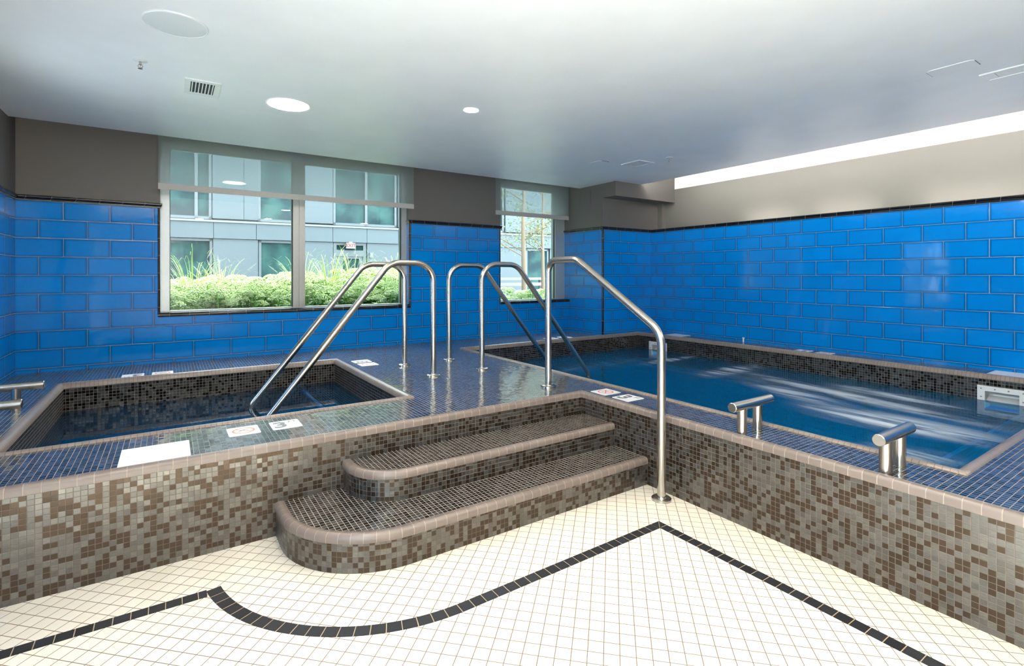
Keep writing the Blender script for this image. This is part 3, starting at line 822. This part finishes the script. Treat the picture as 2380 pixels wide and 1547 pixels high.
# ------------------------------------------------------------------ ceiling fittings
t = empty('ceiling_speaker', (.030, 3.375, CEIL)); tag(t, 'large round pale grey speaker grille in the ceiling', 'speaker')
b = MB(); b.lathe([(.155, 0), (.155, -.005), (.150, -.008), (.148, -.006)][::-1], (0, 0, 0), 64); b.build('rim', M['whitem'], t, smooth='recalc')
b = MB(); b.lathe([(0.001, -.012), (.05, -.0115), (.10, -.0095), (.149, -.006), (.149, -.001)], (0, 0, 0), 64); b.build('grille', M['pale'], t, smooth='recalc')
def sprinkler(x, y, label):
    t = empty('sprinkler_head', (x, y, CEIL)); tag(t, label, 'sprinkler', 'fire sprinklers in the ceiling')
    b = MB(); b.lathe([(.0, 0), (.040, 0), (.041, -.004), (.030, -.008), (.013, -.009), (.0, -.009)], (0, 0, 0), 32); b.build('escutcheon', M['whitem'], t, smooth='recalc')
    b = MB(); b.tube([(0, 0, -.008), (0, 0, -.030)], .008, 12)
    for sx in (-1, 1): b.tube([(sx*.009, 0, -.028), (sx*.013, 0, -.040), (0, 0, -.052)], .0022, 8)
    b.tube([(0, 0, -.028), (0, 0, -.052)], .0025, 8); b.build('body', M['steel'], t)
    b = MB(); b.lathe([(0, -.052), (.014, -.053), (.014, -.0545), (0, -.055)], (0, 0, 0), 16); b.build('deflector', M['steel'], t)
    return t
sprinkler(-.157, 4.070, 'pendant fire sprinkler near the speaker at upper left')
sprinkler(4.885, 3.942, 'small fire sprinkler near the flat square diffuser at upper right')
t = empty('ceiling_vent', (.201, 4.414, CEIL)); tag(t, 'white ceiling vent with dark gaps between slats', 'vent')
w, h = .111, .174; iw, ih = .075, .128
b = MB()
for x0, x1, y0, y1 in ((-w, w, ih, h), (-w, w, -h, -ih), (-w, -iw, -ih, ih), (iw, w, -ih, ih)): b.box(x0, x1, y0, y1, -.007, 0)
b.build('frame', M['white'], t, bevel=.002)
b = MB(); b.box(-iw, iw, -ih, ih, -.0015, 0); b.build('duct', M['dark'], t)
for i in range(7):
    x = -iw+(i+.5)*2*iw/7
    b = MB(); b.box(x-.0035, x+.0035, -ih, ih, -.0065, -.0016); b.build('slat', M['whitem'], t)
t = empty('ceiling_diffuser', (4.815, 4.365, CEIL)); tag(t, 'flat square white air diffuser above the right pool', 'vent')
b = MB(); w, h = .135, .148
for x0, x1, y0, y1 in ((-w, w, h-.025, h), (-w, w, -h, -h+.025), (-w, -w+.025, -h+.025, h-.025), (w-.025, w, -h+.025, h-.025)): b.box(x0, x1, y0, y1, -.008, 0)
b.build('frame', M['white'], t, bevel=.003)
b = MB(); b.box(-w+.025, w-.025, -h+.025, h-.025, -.004, 0); b.build('grille', M['whitem'], t)
def hatch(x, y, w, h, label):
    t = empty('ceiling_hatch', (x, y, CEIL)); tag(t, label, 'hatch', 'flush white hatches in the ceiling')
    b = MB(); plate_mesh(b, w, h, .035, 0, -.0035)
    b.build('cover', M['ceil'], t)
    for s in (-1, 1):
        b = MB(); b.box(-w/2+.03, w/2-.03, s*h/2-.0022, s*h/2+.0022, -.0028, 0); b.build('seam', M['dark'], t)
    return t
hatch(4.373, 1.183, .175, .25, 'flush rounded hatch in the ceiling at the upper right')
hatch(4.400, 4.600, .18, .20, 'faint flush hatch left of the flat square diffuser')
t = empty('linear_diffuser', (4.749, .55, CEIL)); tag(t, 'long white ceiling diffuser at the right edge of the picture', 'vent')
b = MB(); w, l = .092, .57
for x0, x1, y0, y1 in ((-w, w, l-.018, l), (-w, w, -l, -l+.018), (-w, -w+.018, -l+.018, l-.018), (w-.018, w, -l+.018, l-.018)): b.box(x0, x1, y0, y1, -.009, 0)
b.build('frame', M['white'], t, bevel=.003)
b = MB(); b.box(-w+.018, w-.018, -l+.018, l-.075, -.004, 0); b.build('grille', M['whitem'], t)
b = MB(); b.box(-w+.018, w-.018, l-.071, l-.018, -.0045, 0); b.tube([(0, l-.045, -.006), (0, l-.045, -.002)], .016, 16); b.build('end_plate', M['whitem'], t)
t = empty('access_panel', (XP, 6.0, 2.615)); tag(t, 'flush square access panel painted like the pillar under the ceiling', 'panel')
b = MB(); b.box(-.004, 0, -.115, .115, -.115, .115); b.build('door', M['paint'], t)
b = MB()
for y0, y1, z0, z1 in ((-.120, -.117, -.12, .12), (.117, .120, -.12, .12), (-.12, .12, -.120, -.117), (-.12, .12, .117, .120)): b.box(-.005, 0, y0, y1, z0, z1)
b.build('frame', M['paint_r'], t)

def downlight(x, y, r, mat, label):
    t = empty('ceiling_downlight', (x, y, CEIL)); tag(t, label, 'ceiling light', 'round ceiling downlights')
    b = MB(); n = 48
    b.grid([[(rr*math.cos(2*PI*i/n), rr*math.sin(2*PI*i/n), z) for i in range(n)] for rr, z in ((r*1.0, -.004), (r*1.08, -.006), (r*1.10, 0))], True)
    b.build('trim_ring', M['white'], t, smooth='recalc')
    b = MB(); b.face([(r*math.cos(-2*PI*i/n), r*math.sin(-2*PI*i/n), -.004) for i in range(n)]); b.build('lens', mat, t)
    return t
downlight(.803, 4.452, .155, M['lamp'], 'large round glowing downlight above the small left pool')
downlight(2.100, 3.735, .060, M['lamp_s'], 'small bright spot downlight above the middle of the deck')
for x, y in ((.62, 2.42), (2.05, 1.45), (-.4, .75), (2.0, -.55), (4.3, -.35), (.6, -1.5)):  # first one follows a glow at the ceiling edge; others added for light
    downlight(x, y, .085, M['lamp_s'], 'unseen downlight over the near floor, one of a mostly added set')

# ------------------------------------------------------------------ outdoors
b = MB(); b.box(-8, 24, 6.68, 26, -.12, 0.0); o = b.build('garden_ground', M['paving']); struct(o, 'pale ground of the courtyard', 'ground')
b = MB(); b.box(-1.2, 9.5, 6.75, 10.2, 0, .55); o = b.build('planter_bed', M['soil']); struct(o, 'raised planting bed outside the windows', 'planter')
bl = empty('apartment_building', (0, 17, 0), -math.atan2(.08902, .99603)); tag(bl, 'pale blue-grey apartment building across the courtyard', 'building')
def bp(name, mat, fn, label=None, par=None):
    b = MB(); fn(b); o = b.build(name, mat, par or bl)
    if label: o['label'] = label
    return o
bp('wall', M['fac2'], lambda b: b.box(-6, 20, .22, .6, 0, 6.6))
gp = [(-6, -1.1), (1.04, 2.20), (3.32, 4.34), (5.42, 11.48), (12.6, 20)]
for a, c in gp: bp('facade_panel', M['fac'], lambda b: b.box(a, c, .06, .25, 0, 2.46))
up = [(-6, -1.1), (1.02, 1.82), (1.83, 2.20), (3.30, 4.34), (6.46, 8.6), (10.6, 13), (15, 20)]
for a, c in up: bp('facade_panel', M['fac'], lambda b: b.box(a, c, .08, .25, 3.05, 6.4))
sp = [-6, -2.5, 1.05, 2.15, 4.33, 5.40, 6.45, 9.0, 12, 15, 20]
for a, c in zip(sp, sp[1:]): bp('spandrel_panel', M['fac'], lambda b: b.box(a+.006, c-.006, 0, .25, 2.47, 2.93))
bp('ledge', M['fledge'], lambda b: b.box(-6, 20, -.05, .25, 2.935, 2.99))
def fwin(a, c, z0, z1, mulls, nm='window'):
    f = bp(nm, M['fframe'], lambda b: ([b.box(a, a+.07, .12, .24, z0, z1), b.box(c-.07, c, .12, .24, z0, z1), b.box(a, c, .12, .24, z0, z0+.08), b.box(a, c, .12, .24, z1-.07, z1)]+[b.box(m-.04, m+.04, .12, .24, z0, z1) for m in mulls]))
    bp('pane', M['farglass'], lambda b: b.face([(a, .2, z0), (c, .2, z0), (c, .2, z1), (a, .2, z1)]), None, f)
fwin(-1.0, 1.0, 3.02, 5.2, [.62]); fwin(2.20, 3.28, 3.02, 5.2, []); fwin(4.36, 6.42, 3.02, 5.2, [5.40]); fwin(8.65, 10.55, 3.02, 5.2, [9.6]); fwin(13.1, 14.9, 3.02, 5.2, [14])
fwin(-1.0, 1.02, .5, 2.46, [-.03]); fwin(2.22, 3.30, .5, 2.46, []); fwin(11.52, 12.56, .5, 2.44, [])
d = bp('door', M['fframe'], lambda b: (b.box(4.36, 4.46, .10, .24, 0, 2.46), b.box(5.30, 5.40, .10, .24, 0, 2.46), b.box(4.46, 5.30, .10, .24, 2.02, 2.22), b.box(4.46, 5.30, .10, .24, 2.38, 2.46),
    b.box(4.46, 4.66, .14, .24, 0, 2.02), b.box(5.18, 5.30, .14, .24, 0, 2.02), b.box(4.66, 5.18, .14, .24, 1.95, 2.02), b.box(4.66, 5.18, .14, .24, 0, .3)))
bp('pane', M['farglass'], lambda b: b.face([(4.46, .2, .3), (5.30, .2, .3), (5.30, .2, 2.38), (4.46, .2, 2.38)]), None, d)
R5 = -math.atan2(.08902, .99603)
def on_fac(s, d, z): return (s*.99603-d*-.08902*-1 if False else s*.99603+d*.08902*0+0*d, 17-s*.08902+d*.99603, z)
p = on_fac(4.86, -.06, 2.36)
t = empty('exit_sign', p, R5); tag(t, 'small white exit sign with red letters over the door across the courtyard', 'sign')
b = MB(); b.box(-.145, .145, -.03, .05, -.09, .09); b.build('sign_box', M['sign_w'], t, bevel=.008)
b = MB(); b.box(-.05, .05, -.01, .02, .09, .12); b.build('bracket', M['whitem'], t)
add_text('lettering', 'EXIT', .150, M['sign_r'], t, (0, -.034, 0), .003, (PI/2, 0, 0))
p = on_fac(5.555, 0.06, 2.07)
t = empty('wall_lamp', p, R5); tag(t, 'small white wall lamp right of the door across the courtyard', 'lamp')
b = MB(); b.box(-.055, .055, -.05, 0, -.08, .08); b.build('housing', M['fledge'], t, bevel=.006)
b = MB(); b.box(-.035, .035, -.075, -.05, -.02, .05); b.build('lens', M['sign_w'], t)
b = MB(); b.box(-1.4, 4.9, 10.45, 10.62, 0, 1.33); o = b.build('garden_wall', M['gwall']); tag(o, 'low pinkish wall behind the hedge in the wide window', 'wall')
t = empty('slatted_fence', (8.2, 12.2, 0), R5); tag(t, 'low white slatted fence behind the plants in the narrow window', 'fence')
for z in (.35, .62, .89, 1.10): 
    b = MB(); b.box(-2.2, 2.6, -.02, .02, z, z+.09); b.build('slat', M['sign_w'], t)
b = MB(); b.box(-2.2, 2.6, -.06, .06, 1.27, 1.34); b.build('top_rail', M['sign_w'], t)
for x in (-2, -.5, 1, 2.5):
    b = MB(); b.box(x-.04, x+.04, .021, .08, 0, 1.27); b.build('post', M['fac2'], t)

b = MB(); b.box(-12, -5.5, 7.2, 30, 0, 36); struct(b.build('sun_shade_block', M['fac2']), 'unseen tall block added left of the courtyard to shade it', 'building')  # unseen tall block added to keep sun off the courtyard
# plants -------------------------------------------------------------------
def leaf(b, p, d, up, l, w, m=0):
    d = d.normalized(); s = d.cross(up).normalized()*w
    a = p; c = p+d*l*.5+up*l*.06; e = p+d*l-up*l*.12
    b.face([a, c+s, e], m); b.face([a, e, c-s], m)
OCT = [(1, 0, 0), (0, 1, 0), (-1, 0, 0), (0, -1, 0), (0, 0, 1), (0, 0, -1)]
OF = [(0, 1, 4), (1, 2, 4), (2, 3, 4), (3, 0, 4), (1, 0, 5), (2, 1, 5), (3, 2, 5), (0, 3, 5)]
def sedum(seed):
    rnd = random.Random(seed)
    t = empty('sedum_plant')
    fb, hb = MB(), MB()
    for i in range(11):
        a = rnd.random()*2*PI; rr = .27*math.sqrt(rnd.random())
        base = Vector((rr*.4*math.cos(a), rr*.4*math.sin(a), 0)); top = Vector((rr*math.cos(a), rr*math.sin(a), rnd.uniform(.42, .62)))
        fb.tube([base, (base+top)/2+Vector((rr*.1*math.cos(a), rr*.1*math.sin(a), .02)), top], .005, 5, cap=False)
        for j in range(16):
            f = .25+.72*j/16; p = base.lerp(top, f); aa = j*2.4+rnd.random()
            dd = Vector((math.cos(aa), math.sin(aa), rnd.uniform(.0, .6)))
            leaf(fb, p, dd, Vector((0, 0, 1)), rnd.uniform(.08, .13), rnd.uniform(.022, .036))
        R = rnd.uniform(.07, .105)
        for j in range(150):
            q = rnd.random()*2*PI; ph = math.acos(1-rnd.random()*.95)
            c = top+Vector((R*math.sin(ph)*math.cos(q), R*math.sin(ph)*math.sin(q), R*.62*math.cos(ph)-R*.15))
            s = rnd.uniform(.006, .0105)
            k0 = len(hb.v); hb.v += [tuple(c+Vector(o_)*s) for o_ in OCT]
            for f_ in OF: hb.f.append([k0+x for x in f_]); hb.m.append(0); hb.uv.append([(0, 0)]*3)
    fb.build('foliage', M['leaf'], t); hb.build('flower_heads', M['floret'], t)
    return t
SL = 'green sedum plant with pale domed flower heads in the hedge outside the wide window'
SL2 = 'green sedum plant with pale flower heads outside the narrow window'
protos = [sedum(i) for i in range(4)]
used = set()
def put(i, x, y, z, rz, sc, label, group):
    pr = protos[i]
    if i not in used:
        used.add(i); o = pr; o.location = (x, y, z); o.rotation_euler = (0, 0, rz)
    else: o = dup(pr, (x, y, z), rz)
    o.scale = (sc, sc, sc); tag(o, label, 'plant', group)
rnd = random.Random(3)
for r, (yy, zz) in enumerate(((7.17, .52), (7.48, .56), (7.85, .60), (8.3, .64), (8.8, .68), (9.3, .72))):
    x = -.25+.16*(r % 2)
    while x < .40*yy+.5:
        put(rnd.randrange(4), x+rnd.uniform(-.07, .07), yy+rnd.uniform(-.1, .1), min(zz, .55)-.02, rnd.random()*6, rnd.uniform(1.0, 1.2)*(1+.035*r)*(1+.05*max(0, x)), SL, 'sedum hedge outside the wide window')
        x += .40
for r, yy in enumerate((7.2, 7.9, 8.7)):
    x = .60*yy
    while x < .86*yy:
        put(rnd.randrange(4), x+rnd.uniform(-.1, .1), yy+rnd.uniform(-.1, .1), .53, rnd.random()*6, rnd.uniform(.75, 1.05), SL2, 'sedum outside the narrow window')
        x += .52
def grass(seed):
    rnd = random.Random(seed); t = empty('fountain_grass'); gb, pb = MB(), MB()
    def strip(path, w0):
        rings = []
        for i, p in enumerate(path):
            f = i/(len(path)-1); w = w0*(1-f*.9)
            d = (path[min(i+1, len(path)-1)]-path[max(i-1, 0)]).normalized(); s = d.cross(Vector((0, 0, 1)))
            s = s.normalized()*w if s.length > .01 else Vector((w, 0, 0))
            rings.append([p-s, p+s])
        gb.grid(rings)
    for i in range(70):
        a = rnd.random()*2*PI; l = rnd.uniform(.7, 1.0); out = rnd.uniform(.3, .75); h = rnd.uniform(1.0, 1.65)
        pth = []
        for j in range(9):
            f = j/8; pth.append(Vector((math.cos(a)*out*f**1.3*l, math.sin(a)*out*f**1.3*l, h*(1.9*f-1.15*f*f)*l)))
        strip(pth, .0052)
    for i in range(7):
        a = rnd.random()*2*PI; out = rnd.uniform(.15, .60); h = rnd.uniform(.80, 1.12)
        pth = [Vector((math.cos(a)*out*f**1.6, math.sin(a)*out*f**1.6, h*(1.5*f-.52*f*f))) for f in [j/10 for j in range(11)]]
        strip(pth, .003)
        e = pth[-1]; d = (pth[-1]-pth[-2]).normalized()
        for j in range(260):
            f = rnd.random(); c = e+d*(f*.16-.02); r = .019*math.sin(PI*min(1, f*.85+.12))
            q = rnd.random()*2*PI; x = d.orthogonal().normalized(); y = d.cross(x)
            o_ = (x*math.cos(q)+y*math.sin(q))*r+d*.02
            s = d.cross(o_).normalized()*.0007
            pb.face([c-s, c+s, c+o_])
    gb.build('blades', M['blade'], t); pb.build('plumes', M['plume'], t)
    return t
gp_ = [grass(11), grass(12)]
GL = 'arching ornamental grass with cream plumes rising above the hedge'
for i, (x, y, s) in enumerate(((.25, 7.75, 1.0), (.62, 8.5, .95), (1.75, 8.6, 1.0), (2.05, 8.1, 1.08), (2.55, 8.6, 1.1), (2.95, 8.3, .95), (3.35, 8.8, 1.05), (3.7, 9.2, .9))):
    o = gp_[i] if i < 2 else dup(gp_[i % 2], (0, 0, 0))
    o.location = (x, y, .55); o.rotation_euler = (0, 0, i*1.3); o.scale = (s, s, s); tag(o, GL, 'grass plant', 'ornamental grasses above the hedge')
def tree(x, y, r, h, seed, label, lm, n):
    rnd = random.Random(seed); t = empty('courtyard_tree', (x, y, 0)); tag(t, label, 'tree')
    tb, lb = MB(), MB()
    tb.tube([(0, 0, 0), (.02, .01, 1.2), (0, .02, 2.4), (.04, 0, h)], [r*1.15, r, r*.8, r*.25], 12)
    ends = []
    for i in range(16):
        z = rnd.uniform(1.75, h-.3); a = rnd.random()*2*PI; l = rnd.uniform(.7, 1.6)
        p0 = Vector((.02, .01, z)); p1 = p0+Vector((math.cos(a)*l*.55, math.sin(a)*l*.55, l*.28)); p2 = p0+Vector((math.cos(a)*l, math.sin(a)*l, l*.38))
        tb.tube([p0, p1, p2], [.018, .012, .004], 6); ends += [(p0, p1, p2)]
    for i in range(n):
        p0, p1, p2 = rnd.choice(ends); f = rnd.uniform(.25, 1.1)
        c = (p0.lerp(p1, f*2) if f < .5 else p1.lerp(p2, f*2-1))+Vector((rnd.gauss(0, .17), rnd.gauss(0, .17), rnd.gauss(0, .14)))
        leaf(lb, c, Vector((rnd.gauss(0, 1), rnd.gauss(0, 1), rnd.gauss(-.2, .6))), Vector((0, 0, 1)), rnd.uniform(.05, .085), rnd.uniform(.016, .026))
    tb.build('trunk', M['bark'], t, smooth=True); lb.build('foliage', lm, t)
tree(6.93, 9.8, .062, 5.0, 5, 'slim tree with pale tan trunk and yellow-green leaves, nearest the narrow window', M['tleaf'], 2300)
tree(8.22, 10.75, .05, 4.6, 9, 'thinner light green tree behind and right of the tan-trunked tree', M['tleaf2'], 2600)

# ------------------------------------------------------------------ light, camera, view
w = bpy.data.worlds.new('sky'); S.world = w; w.use_nodes = True
bg = w.node_tree.nodes['Background']; bg.inputs[0].default_value = (.80, .93, 1.0, 1); bg.inputs[1].default_value = 6.5
sl = bpy.data.lights.new('sun', 'SUN'); sl.energy = 118.0; sl.angle = .05; sl.color = (.95, .97, 1)
so = bpy.data.objects.new('sun', sl); COL.objects.link(so); so.location = (-12, 2, 14)
so.rotation_euler = Vector((1.0, -.12, -1.15)).to_track_quat('-Z', 'Y').to_euler()
cam = bpy.data.cameras.new('camera'); co = bpy.data.objects.new('camera', cam); COL.objects.link(co)
co.location = (0, 0, 1.3936); co.rotation_euler = (PI/2, 0, -0.5924)
cam.sensor_width = 36; cam.lens = 1182.4472/2380*36; cam.shift_y = -(773.5-640.4211)/2380; cam.clip_start = .05
S.camera = co
S.view_settings.view_transform = 'Standard'; S.view_settings.look = 'None'; S.view_settings.gamma = 1; S.view_settings.use_curve_mapping = False
S.view_settings.exposure = 1.02
S.cycles.max_bounces = 8; S.cycles.diffuse_bounces = 4; S.cycles.glossy_bounces = 4; S.cycles.transparent_max_bounces = 16
S.cycles.caustics_reflective = False; S.cycles.caustics_refractive = False
S.cycles.sample_clamp_indirect = 6.0
